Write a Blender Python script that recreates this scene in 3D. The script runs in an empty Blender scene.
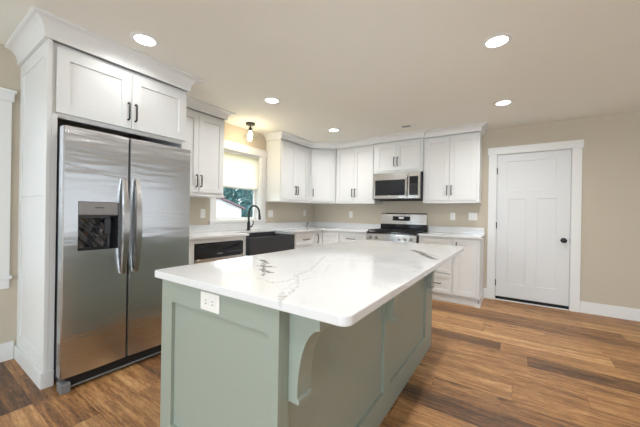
import bpy, bmesh, math, random
from mathutils import Vector, Matrix
C = bpy.context.scene
COL = C.collection
rnd = random.Random(7)

# ------------------------------------------------------------------ camera
cam = bpy.data.objects.new('camera', bpy.data.cameras.new('camera'))
COL.objects.link(cam)
cam.data.sensor_width = 36.0
cam.data.lens = 290.42 * 36.0 / 640.0
cam.data.clip_start = 0.02
cam.data.clip_end = 400
cam.matrix_world = (Matrix.Translation((0, 0, 1.1817)) @ Matrix.Rotation(0.5913, 4, 'Z')
                    @ Matrix.Rotation(math.pi / 2 - 0.0013, 4, 'X') @ Matrix.Rotation(0.0166, 4, 'Z'))
C.camera = cam

# ------------------------------------------------------------------ world, daylight, exposure
C.view_settings.view_transform = 'Standard'
C.view_settings.look = 'None'
C.view_settings.gamma = 1.0
C.view_settings.use_curve_mapping = False
C.view_settings.exposure = 0.30
SKY = 3.0            # sky strength
E_RIGHT, E_REAR, E_LEFT = 8.0, 115.0, 1.5   # daylight through the unseen windows (W)
E_DOWN = 8.2       # each recessed ceiling light (W)
E_PEND = 4.0         # pendant bulb (W)

w = bpy.data.worlds.new('overcast_sky'); C.world = w
w.use_nodes = True
bg = w.node_tree.nodes['Background']
tc = w.node_tree.nodes.new('ShaderNodeTexCoord')
sp = w.node_tree.nodes.new('ShaderNodeSeparateXYZ')
rp = w.node_tree.nodes.new('ShaderNodeValToRGB')
w.node_tree.links.new(tc.outputs['Generated'], sp.inputs[0])
w.node_tree.links.new(sp.outputs['Z'], rp.inputs[0])
w.node_tree.links.new(rp.outputs[0], bg.inputs['Color'])
rp.color_ramp.elements[0].position = 0.0
rp.color_ramp.elements[0].color = (0.95, 0.97, 1.0, 1)
rp.color_ramp.elements[1].position = 0.7
rp.color_ramp.elements[1].color = (0.74, 0.86, 1.0, 1)
bg.inputs['Strength'].default_value = SKY

def area(name, loc, rot, sx, sy, energy, color):
    L = bpy.data.lights.new(name, 'AREA'); L.shape = 'RECTANGLE'
    L.size = sx; L.size_y = sy; L.energy = energy; L.color = color
    o = bpy.data.objects.new(name, L); COL.objects.link(o)
    o.location = loc; o.rotation_euler = rot
    return o
R90 = math.pi / 2
DAY = (0.78, 0.89, 1.0)
area('daylight_right', (2.97, 2.1, 1.2), (0, R90, 0), 1.75, 4.7, E_RIGHT, (0.74, 0.87, 1.0))
area('daylight_rear', (-0.4, -3.87, 1.2), (R90, 0, 0), 3.0, 2.0, E_REAR, DAY)
area('daylight_left', (-3.33, -0.1, 1.33), (0, -R90, 0), 1.25, 1.0, E_LEFT, DAY)

# ------------------------------------------------------------------ material helpers
def lin(c):
    c = c / 255.0
    return c / 12.92 if c <= 0.04045 else ((c + 0.055) / 1.055) ** 2.4
def S(r, g, b): return (lin(r), lin(g), lin(b), 1.0)

class NT:
    def __init__(s, name):
        s.m = bpy.data.materials.new(name); s.m.use_nodes = True
        s.t = s.m.node_tree; s.b = s.t.nodes['Principled BSDF']
    def n(s, typ, **kw):
        x = s.t.nodes.new(typ)
        for k, v in kw.items(): setattr(x, k, v)
        return x
    def set(s, sock, v):
        if isinstance(v, bpy.types.NodeSocket): s.t.links.new(v, sock)
        else: sock.default_value = v
    def math(s, op, a, b=0.0, c=None, clamp=False):
        x = s.n('ShaderNodeMath', operation=op, use_clamp=clamp)
        s.set(x.inputs[0], a); s.set(x.inputs[1], b)
        if c is not None: s.set(x.inputs[2], c)
        return x.outputs[0]
    def vm(s, op, a, b=None, out=0):
        x = s.n('ShaderNodeVectorMath', operation=op)
        s.set(x.inputs[0], a)
        if b is not None: s.set(x.inputs[1], b)
        return x.outputs['Value'] if out == 'v' else x.outputs[0]
    def noise(s, vec, scale, detail=2.0, rough=0.5, dist=0.0, out='Fac'):
        x = s.n('ShaderNodeTexNoise')
        if vec is not None: s.set(x.inputs['Vector'], vec)
        x.inputs['Scale'].default_value = scale; x.inputs['Detail'].default_value = detail
        x.inputs['Roughness'].default_value = rough; x.inputs['Distortion'].default_value = dist
        return x.outputs[out]
    def ramp(s, fac, stops):
        x = s.n('ShaderNodeValToRGB'); s.set(x.inputs[0], fac)
        e = x.color_ramp.elements
        while len(e) < len(stops): e.new(0.5)
        for q, (p, c) in zip(e, stops): q.position = p; q.color = c
        return x.outputs[0]
    def mix(s, fac, a, b, mode='MIX'):
        x = s.n('ShaderNodeMix', data_type='RGBA', blend_type=mode)
        s.set(x.inputs[0], fac); s.set(x.inputs[6], a); s.set(x.inputs[7], b)
        return x.outputs[2]
    def mapr(s, v, a, b, c, d):
        x = s.n('ShaderNodeMapRange')
        for i, q in enumerate((v, a, b, c, d)): s.set(x.inputs[i], q)
        return x.outputs[0]
    def obj(s): return s.n('ShaderNodeTexCoord').outputs['Object']
    def scale(s, vec, xyz): return s.vm('MULTIPLY', vec, xyz)
    def bump(s, h, strength, dist=0.002):
        x = s.n('ShaderNodeBump'); x.inputs['Strength'].default_value = strength
        x.inputs['Distance'].default_value = dist
        s.set(x.inputs['Height'], h)
        s.t.links.new(x.outputs[0], s.b.inputs['Normal'])
    def P(s, **kw):
        for k, v in kw.items(): s.set(s.b.inputs[k.replace('_', ' ')], v)

def paint(name, col, rough=0.45, var=0.03, bump=0.05, scale=60, **kw):
    t = NT(name); o = t.obj()
    n = t.noise(o, 3.0, 3)
    d = tuple(c * (1 - var) for c in col[:3]) + (1,)
    t.P(Base_Color=t.mix(n, d, col), Roughness=rough, **kw)
    if bump: t.bump(t.noise(o, scale, 2), bump, 0.001)
    return t.m

M = {}
M['cab'] = paint('white_cabinet_paint', S(232, 233, 232), 0.38, 0.015, 0.02)
M['trim'] = paint('white_trim_paint', S(236, 237, 236), 0.4, 0.015, 0.02)
M['door'] = paint('white_door_paint', S(228, 230, 231), 0.42, 0.015, 0.02)
M['wall'] = paint('greige_wall_paint', S(203, 193, 176), 0.85, 0.02, 0.12, 220)
M['ceil'] = paint('ceiling_paint', S(240, 239, 230), 0.9, 0.015, 0.1, 180)
M['sage'] = paint('sage_green_cabinet_paint', S(155, 165, 154), 0.36, 0.02, 0.02)
M['black'] = paint('matte_black_metal', S(30, 29, 29), 0.4, 0.1, 0.0)
M['iron'] = paint('cast_iron', S(24, 24, 25), 0.55, 0.1, 0.15, 300)
M['rubber'] = paint('black_rubber', S(14, 14, 15), 0.7, 0.1, 0.05)
M['plate'] = paint('white_plastic', S(238, 237, 233), 0.3, 0.01, 0.0)
M['slot'] = paint('outlet_slot', S(60, 58, 56), 0.6, 0.05, 0.0)
M['grey'] = paint('grey_plastic', S(122, 124, 126), 0.45, 0.05, 0.0)
M['siding'] = paint('white_siding', S(226, 220, 232), 0.8, 0.04, 0.1, 4)
M['roofing'] = paint('red_brown_roofing', S(150, 110, 122), 0.8, 0.2, 0.2, 6)
M['garage'] = paint('white_garage_door', S(243, 243, 248), 0.6, 0.02, 0.0)
M['bark'] = paint('tree_bark', S(84, 72, 62), 0.9, 0.3, 0.3, 12)

def glossy_black(name, col, rough):
    t = NT(name); o = t.obj()
    t.P(Base_Color=t.mix(t.noise(o, 6, 3), col, tuple(c * 1.4 for c in col[:3]) + (1,)), Roughness=rough)
    return t.m
M['gloss'] = glossy_black('gloss_black_panel', S(26, 28, 33), 0.12)
M['ovenglass'] = glossy_black('dark_oven_glass', S(30, 31, 34), 0.05)

def composite():
    t = NT('dark_granite_composite'); o = t.obj()
    n = t.noise(o, 380, 2)
    t.P(Base_Color=t.ramp(n, [(0.35, S(40, 41, 45)), (0.7, S(70, 71, 76))]), Roughness=0.42)
    t.bump(n, 0.05, 0.001)
    return t.m
M['sink'] = composite()

def steel(name, col, rough, wave=0.0, horiz=(1, 1, 40), aniso=0.0):
    t = NT(name); o = t.obj()
    g = t.noise(t.scale(o, horiz), 14, 3, 0.6)
    t.P(Base_Color=t.mix(g, tuple(c * 0.93 for c in col[:3]) + (1,), col), Metallic=1.0,
        Roughness=t.mapr(g, 0, 1, rough * 0.85, rough * 1.2))
    if aniso:
        t.b.inputs['Anisotropic'].default_value = aniso
        tg = t.n('ShaderNodeTangent', direction_type='RADIAL', axis='Z')
        t.t.links.new(tg.outputs[0], t.b.inputs['Tangent'])
    if wave:
        h = t.noise(t.scale(o, (1.0, 1.3, 10.0)), 1.6, 2, 0.45, 0.6)
        t.bump(h, 1.0, wave)
    return t.m
M['steel'] = steel('brushed_stainless_door', S(206, 209, 213), 0.24, 0.0024, (1, 40, 0.5), 0.75)
M['steel2'] = steel('stainless_appliance', S(214, 212, 209), 0.19)
M['steelh'] = steel('stainless_handle', S(185, 183, 181), 0.25)
M['dgrey'] = steel('dispenser_grey_metal', S(150, 146, 144), 0.4)
M['case'] = paint('grey_refrigerator_case', S(62, 64, 70), 0.45, 0.05, 0.0)

def film():
    t = NT('crumpled_clear_film_on_black'); o = t.obj()
    t.P(Base_Color=S(20, 22, 30), Roughness=0.08)
    t.b.inputs['Coat Weight'].default_value = 0.6
    t.bump(t.noise(o, 9, 2, 0.45, 1.4), 0.6, 0.03)
    return t.m
M['film'] = film()

def marble(name, segs, origin, cloud=0.5):
    t = NT(name); o = t.obj()
    wob = t.vm('SUBTRACT', t.noise(o, 38, 3, 0.6, 0.0, 'Color'), (0.5, 0.5, 0.5))
    p = t.vm('ADD', o, t.scale(wob, (0.055, 0.055, 0.055)))
    best = None
    def dist_to(group):
        best = None
        for a, b, k, st in segs:
            if st != group: continue
            a = Vector(a) - Vector(origin); b = Vector(b) - Vector(origin)
            ab = b - a
            pa = t.vm('SUBTRACT', p, tuple(a))
            h = t.math('DIVIDE', t.vm('DOT_PRODUCT', pa, tuple(ab), 'v'), ab.length_squared, clamp=True)
            sc = t.n('ShaderNodeVectorMath', operation='SCALE')
            sc.inputs[0].default_value = tuple(ab); t.set(sc.inputs[3], h)
            d = t.vm('LENGTH', t.vm('SUBTRACT', pa, sc.outputs[0]), None, 'v')
            d = t.math('MULTIPLY', d, k)
            best = d if best is None else t.math('MINIMUM', best, d)
        return best
    base = t.mix(t.noise(o, 2.2, 4, 0.55), S(220, 221, 222), S(232, 234, 235))
    r = t.math('ABSOLUTE', t.math('SUBTRACT', t.noise(o, 1.7, 5, 0.6, 0.9), 0.5))
    faint = t.math('MULTIPLY', t.mapr(r, 0.0, 0.02, 1.0, 0.0), t.mapr(t.noise(o, 2.9, 2), 0.45, 0.7, 0.0, cloud))
    base = t.mix(faint, base, S(196, 192, 186))
    g = dist_to('grey')
    if g is not None:
        m = t.math('MULTIPLY', t.mapr(g, 0.001, 0.012, 0.8, 0.0), t.mapr(t.noise(o, 30, 2), 0.3, 0.6, 0.35, 1.0))
        base = t.mix(m, base, S(158, 153, 147))
    g = dist_to('dark')
    if g is not None:
        m = t.math('MULTIPLY', t.mapr(g, 0.003, 0.013, 1.0, 0.0), t.mapr(t.noise(o, 60, 2), 0.3, 0.5, 0.45, 1.0))
        base = t.mix(m, base, S(66, 62, 60))
    t.P(Base_Color=base, Roughness=0.07)
    t.b.inputs['IOR'].default_value = 1.5
    return t.m

def floor_mat():
    t = NT('rustic_hickory_planks'); o = t.obj()
    at = t.n('ShaderNodeAttribute', attribute_name='plank')
    sx = t.n('ShaderNodeSeparateColor'); t.t.links.new(at.outputs['Color'], sx.inputs[0])
    tone, seed = sx.outputs[0], sx.outputs[1]
    off = t.n('ShaderNodeCombineXYZ'); t.set(off.inputs[0], t.math('MULTIPLY', seed, 37.0)); t.set(off.inputs[1], t.math('MULTIPLY', seed, 91.0))
    p = t.vm('ADD', o, off.outputs[0])
    big = t.noise(t.scale(p, (0.7, 9, 1)), 1.9, 4, 0.6, 1.2)
    grain = t.noise(t.scale(p, (1.5, 30, 1)), 3.4, 6, 0.7, 0.5)
    fine = t.noise(t.scale(p, (6, 160, 1)), 4.0, 3, 0.6)
    v = t.math('ADD', t.math('MULTIPLY', t.math('SUBTRACT', big, 0.5), 0.9), tone)
    v = t.math('ADD', v, t.math('MULTIPLY', t.math('SUBTRACT', grain, 0.5), 0.75))
    v = t.math('ADD', v, t.math('MULTIPLY', t.math('SUBTRACT', fine, 0.5), 0.7))
    mid = t.noise(t.scale(p, (3.0, 14, 1)), 2.3, 4, 0.65, 1.5)
    v = t.math('ADD', v, t.math('MULTIPLY', t.math('SUBTRACT', mid, 0.5), 0.6))
    col = t.ramp(v, [(0.0, S(52, 36, 26)), (0.26, S(96, 68, 46)), (0.5, S(148, 104, 64)), (0.75, S(190, 143, 93)), (1.0, S(216, 178, 128))])
    crack = t.mapr(t.math('ABSOLUTE', t.math('SUBTRACT', t.noise(t.scale(p, (1.3, 7, 1)), 3.2, 5, 0.65, 1.6), 0.5)), 0.0, 0.012, 1.0, 0.0)
    crack = t.math('MULTIPLY', crack, t.mapr(t.noise(t.scale(p, (1, 3, 1)), 1.7, 2), 0.5, 0.62, 0.0, 0.85))
    col = t.mix(crack, col, S(58, 38, 28))
    vor = t.n('ShaderNodeTexVoronoi'); t.set(vor.inputs['Vector'], t.vm('ADD', t.scale(p, (1.0, 2.6, 1)), t.scale(wobble(t, o), (0.25, 0.25, 0))))
    vor.inputs['Scale'].default_value = 2.2
    knot = t.mapr(vor.outputs['Distance'], 0.05, 0.17, 0.75, 0.0)
    col = t.mix(knot, col, S(70, 47, 34))
    t.P(Base_Color=col, Roughness=t.mapr(grain, 0, 1, 0.36, 0.52))
    t.bump(t.math('ADD', grain, t.math('MULTIPLY', crack, -0.8)), 0.12, 0.002)
    return t.m
def wobble(t, o): return t.vm('SUBTRACT', t.noise(o, 7, 3, 0.6, 0.0, 'Color'), (0.5, 0.5, 0.5))
M['floor'] = floor_mat()

def glass(name='window_glass', tint=(0.96, 0.98, 0.98, 1)):
    t = NT(name)
    tr = t.n('ShaderNodeBsdfTransparent'); tr.inputs[0].default_value = tint
    gl = t.n('ShaderNodeBsdfGlossy'); gl.inputs['Roughness'].default_value = 0.02
    fr = t.n('ShaderNodeLayerWeight'); fr.inputs['Blend'].default_value = 0.5
    fa = t.math('ADD', t.math('MULTIPLY', t.math('POWER', fr.outputs['Facing'], 4.0), 0.5), 0.035)
    mx = t.n('ShaderNodeMixShader')
    t.t.links.new(fa, mx.inputs[0]); t.t.links.new(tr.outputs[0], mx.inputs[1]); t.t.links.new(gl.outputs[0], mx.inputs[2])
    t.t.links.new(mx.outputs[0], t.t.nodes['Material Output'].inputs[0])
    return t.m
M['glass'] = glass()
M['dimmed'] = glass('sky_dimming_glass', (0.58, 0.58, 0.575, 1))  # grey added to out-of-view panes to cut the incoming sky light

def shade():
    t = NT('cream_translucent_shade'); o = t.obj()
    n = t.noise(t.scale(o, (1, 2, 60)), 4, 2)
    c = t.mix(n, S(253, 238, 214), S(255, 245, 226))
    df = t.n('ShaderNodeBsdfDiffuse'); tl = t.n('ShaderNodeBsdfTranslucent')
    mx = t.n('ShaderNodeMixShader'); mx.inputs[0].default_value = 0.85
    t.t.links.new(c, df.inputs[0]); t.t.links.new(c, tl.inputs[0])
    t.t.links.new(df.outputs[0], mx.inputs[1]); t.t.links.new(tl.outputs[0], mx.inputs[2])
    t.t.links.new(mx.outputs[0], t.t.nodes['Material Output'].inputs[0])
    return t.m
M['shade'] = shade()

def emit(name, col, s):
    t = NT(name); t.P(Base_Color=(0.9, 0.9, 0.9, 1)); t.b.inputs['Emission Color'].default_value = col
    t.b.inputs['Emission Strength'].default_value = s
    return t.m
M['lens'] = emit('lit_lamp_lens', (1.0, 0.97, 0.93, 1), 6.0)
M['bulb'] = emit('lit_bulb', (1.0, 0.86, 0.66, 1), 16.0)
M['lcd'] = emit('range_display', (0.35, 0.5, 0.6, 1), 0.05)

def leaves(name, a, b):
    t = NT(name); o = t.obj()
    t.P(Base_Color=t.ramp(t.noise(o, 0.9, 3), [(0.3, a), (0.7, b)]), Roughness=0.6)
    return t.m
M['leaf1'] = leaves('tree_leaves', S(62, 104, 104), S(110, 150, 146))
M['leaf2'] = leaves('shrub_leaves', S(54, 96, 98), S(100, 142, 140))
M['grass'] = paint('lawn_grass', S(108, 128, 88), 0.9, 0.3, 0.3, 30)

# ------------------------------------------------------------------ geometry helpers
Z = Vector((0, 0, 1))
class Frame:
    def __init__(s, o, u, n): s.o = Vector(o); s.u = Vector(u); s.n = Vector(n)
    def p(s, a, b, c): return s.o + s.u * a + Z * b + s.n * c
def FL(x): return Frame((x, 0, 0), (0, 1, 0), (1, 0, 0))     # on a left-hand face, a = y, c = +x
def FB(y): return Frame((0, y, 0), (1, 0, 0), (0, -1, 0))    # on a back face, a = x, c = towards the camera
WLOC = {}
class MB:
    def __init__(s): s.v = []; s.f = []; s.smooth = set()
    def add(s, vs, fs, sm=False):
        k = len(s.v); s.v += [Vector(q) for q in vs]
        for f in fs:
            if sm: s.smooth.add(len(s.f))
            s.f.append([k + i for i in f])
    def box(s, x0, x1, y0, y1, z0, z1):
        vs = [(x, y, z) for x in (x0, x1) for y in (y0, y1) for z in (z0, z1)]
        s.add(vs, [(0, 1, 3, 2), (4, 6, 7, 5), (0, 4, 5, 1), (2, 3, 7, 6), (0, 2, 6, 4), (1, 5, 7, 3)]); return s
    def fbox(s, F, a0, a1, b0, b1, c0, c1):
        vs = [F.p(a, b, c) for a in (a0, a1) for b in (b0, b1) for c in (c0, c1)]
        s.add(vs, [(0, 1, 3, 2), (4, 6, 7, 5), (0, 4, 5, 1), (2, 3, 7, 6), (0, 2, 6, 4), (1, 5, 7, 3)]); return s
    def prism(s, pts, fn0, fn1, sm=False):
        n = len(pts)
        s.add([fn0(p) for p in pts] + [fn1(p) for p in pts], [tuple(range(n)), tuple(range(2 * n - 1, n - 1, -1))])
        k = len(s.v) - 2 * n
        for i in range(n):
            if sm: s.smooth.add(len(s.f))
            s.f.append([k + i, k + (i + 1) % n, k + n + (i + 1) % n, k + n + i])
        return s
    def plan(s, pts, z0, z1):
        return s.prism(pts, lambda p: (p[0], p[1], z0), lambda p: (p[0], p[1], z1))
    def slab(s, F, a0, a1, b0, b1, c0, c1, panels, rec=0.01):
        """a board with sunk rectangular panels in its front face"""
        A = sorted({a0, a1} | {q for p in panels for q in p[:2]}); B = sorted({b0, b1} | {q for p in panels for q in p[2:4]})
        def dep(i, j):
            if i < 0 or j < 0 or i >= len(A) - 1 or j >= len(B) - 1: return None
            ca, cb = (A[i] + A[i + 1]) / 2, (B[j] + B[j + 1]) / 2
            for p in panels:
                if p[0] < ca < p[1] and p[2] < cb < p[3]: return c1 - rec
            return c1
        q = lambda *v: s.add([F.p(*x) for x in v], [(0, 1, 2, 3)])
        for i in range(len(A) - 1):
            for j in range(len(B) - 1):
                d = dep(i, j); x0, x1, y0, y1 = A[i], A[i + 1], B[j], B[j + 1]
                q((x0, y0, d), (x1, y0, d), (x1, y1, d), (x0, y1, d))
                q((x0, y0, c0), (x0, y1, c0), (x1, y1, c0), (x1, y0, c0))
                for di, dj, e in ((1, 0, ((x1, y0), (x1, y1))), (0, 1, ((x0, y1), (x1, y1))), (-1, 0, ((x0, y0), (x0, y1))), (0, -1, ((x0, y0), (x1, y0)))):
                    o = dep(i + di, j + dj)
                    if o is None: o = c0
                    elif o >= d: continue
                    q((*e[0], d), (*e[1], d), (*e[1], o), (*e[0], o))
        return s
    def tube(s, pts, r, seg=10, cap=True):
        pts = [Vector(p) for p in pts]; n = len(pts)
        rs = r if isinstance(r, (list, tuple)) else [r] * n
        t0 = (pts[1] - pts[0]).normalized()
        up = Vector((0, 0, 1)) if abs(t0.z) < 0.9 else Vector((0, 1, 0))
        x = t0.cross(up).normalized(); vs = []
        for i, p in enumerate(pts):
            t = (pts[min(i + 1, n - 1)] - pts[max(i - 1, 0)]).normalized()
            x = (x - t * x.dot(t)).normalized(); y = t.cross(x)
            for k in range(seg):
                a = 2 * math.pi * k / seg
                vs.append(p + (x * math.cos(a) + y * math.sin(a)) * rs[i])
        fs = [(i * seg + k, i * seg + (k + 1) % seg, (i + 1) * seg + (k + 1) % seg, (i + 1) * seg + k) for i in range(n - 1) for k in range(seg)]
        s.add(vs, fs, True)
        if cap:
            k = len(s.v) - n * seg
            s.f.append([k + i for i in range(seg)]); s.f.append([k + (n - 1) * seg + i for i in reversed(range(seg))])
        return s
    def lathe(s, o, axis, prof, seg=24, sm=True):
        """prof: (radius, distance along axis)"""
        o = Vector(o); ax = Vector(axis).normalized()
        u = ax.orthogonal().normalized(); v = ax.cross(u); vs = []
        for r, h in prof:
            for k in range(seg):
                a = 2 * math.pi * k / seg
                vs.append(o + ax * h + (u * math.cos(a) + v * math.sin(a)) * r)
        n = len(prof)
        s.add(vs, [(i * seg + k, i * seg + (k + 1) % seg, (i + 1) * seg + (k + 1) % seg, (i + 1) * seg + k) for i in range(n - 1) for k in range(seg)], sm)
        k = len(s.v) - n * seg
        if prof[0][0] > 1e-4: s.f.append([k + i for i in range(seg)])
        if prof[-1][0] > 1e-4: s.f.append([k + (n - 1) * seg + i for i in reversed(range(seg))])
        return s
    def build(s, name, mat, parent=None, bevel=0.0, label=None, loc=None, seg=2):
        root = parent
        base = WLOC[parent.name] if parent is not None else Vector(loc or (0, 0, 0))
        me = bpy.data.meshes.new(name)
        bm = bmesh.new()
        vs = [bm.verts.new(p - base) for p in s.v]
        for i, f in enumerate(s.f):
            try:
                ff = bm.faces.new([vs[j] for j in f]); ff.smooth = i in s.smooth
            except ValueError: pass
        bmesh.ops.remove_doubles(bm, verts=bm.verts, dist=1e-5)
        bmesh.ops.recalc_face_normals(bm, faces=bm.faces)
        for e in bm.edges:
            if len(e.link_faces) == 2 and e.calc_face_angle(0) > 0.7: e.smooth = False
        bm.to_mesh(me); bm.free()
        me.materials.append(M[mat] if isinstance(mat, str) else mat)
        o = bpy.data.objects.new(name, me); COL.objects.link(o)
        if parent is not None: o.parent = parent
        else: o.location = base
        WLOC[o.name] = base.copy()
        if bevel:
            b = o.modifiers.new('bevel', 'BEVEL'); b.width = bevel; b.segments = seg
            b.limit_method = 'ANGLE'; b.angle_limit = math.radians(50); b.harden_normals = False
        if label: o['label'] = label
        return o
def thing(name, label, cat, loc, group=None):
    o = bpy.data.objects.new(name, None); COL.objects.link(o)
    o.location = loc; o.empty_display_size = 0.1; WLOC[o.name] = Vector(loc)
    o['label'] = label; o['category'] = cat
    if group: o['group'] = group
    return o
def tag(o, label, cat, group=None):
    o['label'] = label; o['category'] = cat
    if group: o['group'] = group
    return o
def struct(o): o['kind'] = 'structure'; return o
def sroot(name, loc):
    o = bpy.data.objects.new(name, None); COL.objects.link(o); o.location = loc; o.empty_display_size = 0.1
    WLOC[o.name] = Vector(loc); o['kind'] = 'structure'; return o
def copy_tree(o, loc):
    r = o.copy(); COL.objects.link(r); r.location = loc; WLOC[r.name] = Vector(loc)
    for ch in list(o.children):
        c = ch.copy(); COL.objects.link(c); c.parent = r
        for g in list(ch.children):
            d = g.copy(); COL.objects.link(d); d.parent = c
    return r

def pull(F, a, b, c, L, parent, vert=True, mat='black'):
    """square bar pull with two posts; (a, b) is its centre, c the face it stands on"""
    m = MB(); w_, st, h = 0.0066, 0.03, L / 2
    def bx(p0, p1, q0, q1, c0, c1):
        if vert: m.fbox(F, a + p0, a + p1, b + q0, b + q1, c0, c1)
        else: m.fbox(F, a + q0, a + q1, b + p0, b + p1, c0, c1)
    pts = [(-h, 0), (-h, st * 0.75), (-h + 0.008, st), (h - 0.008, st), (h, st * 0.75), (h, 0)]
    P = [F.p(a, b + q, c + k) if vert else F.p(a + q, b, c + k) for q, k in pts]
    m.tube(P, w_, 8)
    return m.build('handle', mat, parent, 0, 'matte black bar pull')
def shaker(F, a0, a1, b0, b1, c, parent, name='door', st=0.062, t=0.02, mat='cab', rec=0.012):
    st2 = min(st, (b1 - b0) * 0.3)
    return MB().slab(F, a0, a1, b0, b1, c, c + t, [(a0 + st, a1 - st, b0 + st2, b1 - st2)], rec).build(name, mat, parent, 0.001)

def crown(path, i0, i1, z0, z1, proj, name, parent, mat='cab'):
    """cove moulding along a plan polyline, mitred; outside is to the right of the direction of travel"""
    pts = [Vector((p[0], p[1])) for p in path]; nrm = []
    for i in range(len(pts) - 1):
        d = (pts[i + 1] - pts[i]).normalized(); nrm.append(Vector((d.y, -d.x)))
    mit = []
    for i in range(len(pts)):
        if i == 0: mit.append(nrm[0])
        elif i == len(pts) - 1: mit.append(nrm[-1])
        else: mit.append((nrm[i - 1] + nrm[i]) / (1 + nrm[i - 1].dot(nrm[i])))
    H = z1 - z0; prof = [(0.0, 0.0), (0.018, 0.0), (0.018, 0.1)]
    for k in range(9):
        a = k / 8 * R90
        prof.append((0.018 + (proj - 0.028) * (1 - math.cos(a)), 0.1 + 0.74 * math.sin(a)))
    prof += [(proj, 0.88), (proj, 1.0), (0.0, 1.0)]
    m = MB(); n = len(prof); vs = []
    for i in range(i0, i1 + 1):
        for o_, h in prof:
            q = pts[i] + mit[i] * o_
            vs.append((q.x, q.y, z0 + h * H))
    k = i1 - i0 + 1
    m.add(vs, [(i * n + j, i * n + (j + 1) % n, (i + 1) * n + (j + 1) % n, (i + 1) * n + j) for i in range(k - 1) for j in range(n)])
    m.f.append(list(range(n))); m.f.append([(k - 1) * n + j for j in reversed(range(n))])
    return m.build(name, mat, parent)

# ------------------------------------------------------------------ room shell
YB, XL, XLF, ZC = 4.823, -3.375, -3.26, 2.4274
XR, YR, TH = 2.9, -3.8, 0.15

# floor of plank faces (each plank its own tone)
fm = bpy.data.meshes.new('floor'); bm = bmesh.new()
lay = bm.loops.layers.float_color.new('plank')
PW, y = 0.194, 0.5 - 0.194 * 23
row = -23
DARK = {-1: (-3.6, -2.3, .25), 7: (-.9, .5, .27), 12: (-.1, 1.2, .3), 3: (-2.2, -1.4, .38), 13: (-.6, .2, .36), 17: (-.4, .6, .42)}
while y < YB + TH:
    x = XL - TH - rnd.random() * 1.2
    while x < XR + TH:
        L = rnd.choice((0.9, 1.2, 1.2, 1.5))
        x1 = min(x + L, XR + TH); xa = max(x, XL - TH)
        if x1 > xa + 0.01:
            tone = min(0.74, max(0.44, rnd.gauss(0.6, 0.085)))
            d = DARK.get(row)
            if d and x1 > d[0] + .3 and xa < d[1] - .3: tone = d[2]
            f = bm.faces.new([bm.verts.new(q) for q in ((xa + .0007, y + .0007, 0), (x1 - .0007, y + .0007, 0), (x1 - .0007, y + PW - .0007, 0), (xa + .0007, y + PW - .0007, 0))])
            sd = rnd.random()
            for lp in f.loops: lp[lay] = (tone, sd, 0, 1)
        x += L
    y += PW; row += 1
f = bm.faces.new([bm.verts.new(q) for q in ((XL - TH, YR - TH, -0.002), (XR + TH, YR - TH, -0.002), (XR + TH, YB + TH, -0.002), (XL - TH, YB + TH, -0.002))])
for lp in f.loops: lp[lay] = (0.0, 0, 0, 1)
r = bmesh.ops.extrude_face_region(bm, geom=[f])
for e in r['geom']:
    if isinstance(e, bmesh.types.BMVert): e.co.z -= 0.1
bm.to_mesh(fm); bm.free(); fm.materials.append(M['floor'])
fo = bpy.data.objects.new('floor', fm); COL.objects.link(fo); struct(fo)

struct(MB().box(XL - TH, XR + TH, YR - TH, YB + TH, ZC, ZC + 0.12).build('ceiling', 'ceil'))

def wall(name, F, a0, a1, holes, thick=TH, z1=ZC):
    """wall with rectangular holes; F.n points into the room"""
    A = sorted({a0, a1} | {q for h in holes for q in h[:2]}); B = sorted({0.0, z1} | {q for h in holes for q in h[2:4]})
    m = MB()
    inh = lambda ca, cb: any(h[0] < ca < h[1] and h[2] < cb < h[3] for h in holes)
    for i in range(len(A) - 1):
        run = None
        for j in range(len(B) - 1):
            solid = not inh((A[i] + A[i + 1]) / 2, (B[j] + B[j + 1]) / 2)
            if solid: run = (run[0], B[j + 1]) if run else (B[j], B[j + 1])
            if run and (not solid or j == len(B) - 2):
                m.fbox(F, A[i], A[i + 1], run[0], run[1], -thick, 0); run = None
    return m
W1 = (2.48, 3.318, 1.06, 2.06)       # sink window opening (y0, y1, z0, z1)
W2 = (-0.65, 0.43, 0.655, 2.0)     # left window near the camera
m = wall('wall_left', FL(XL), 0.7, YB + TH, [W1])
struct(m.build('wall_left', 'wall'))
struct(wall('wall_left', FL(XLF), YR - TH, 0.7, [W2], TH + (XLF - XL)).build('wall_left', 'wall'))
DX0, DX1, DZ = -0.223, 0.59, 2.053
struct(wall('wall_back', FB(YB), XL - TH, XR + TH, [(DX0, DX1, 0.0, DZ)]).build('wall_back', 'wall'))
W3 = (-0.3, 4.5, 0.3, 2.1)
struct(wall('wall_right', Frame((XR, 0, 0), (0, 1, 0), (-1, 0, 0)), YR, YB, [W3]).build('wall_right', 'wall'))
W4 = (-1.9, 1.1, 0.2, 2.2)
struct(wall('wall_rear', Frame((0, YR, 0), (1, 0, 0), (0, 1, 0)), XL - TH, XR + TH, [W4]).build('wall_rear', 'wall'))

struct(MB().fbox(FB(YB), 0.687, XR, 0, 0.14, 0.0005, 0.016).build('baseboard_back', 'trim', None, 0.003))
struct(MB().fbox(FB(YB), -0.362, -0.322, 0, 0.14, 0.0005, 0.016).build('trim_1', 'trim', None, 0.003))
struct(MB().fbox(FL(XLF), YR, 0.5605, 0, 0.14, 0.0005, 0.016).build('baseboard_left', 'trim', None, 0.003))

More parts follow.
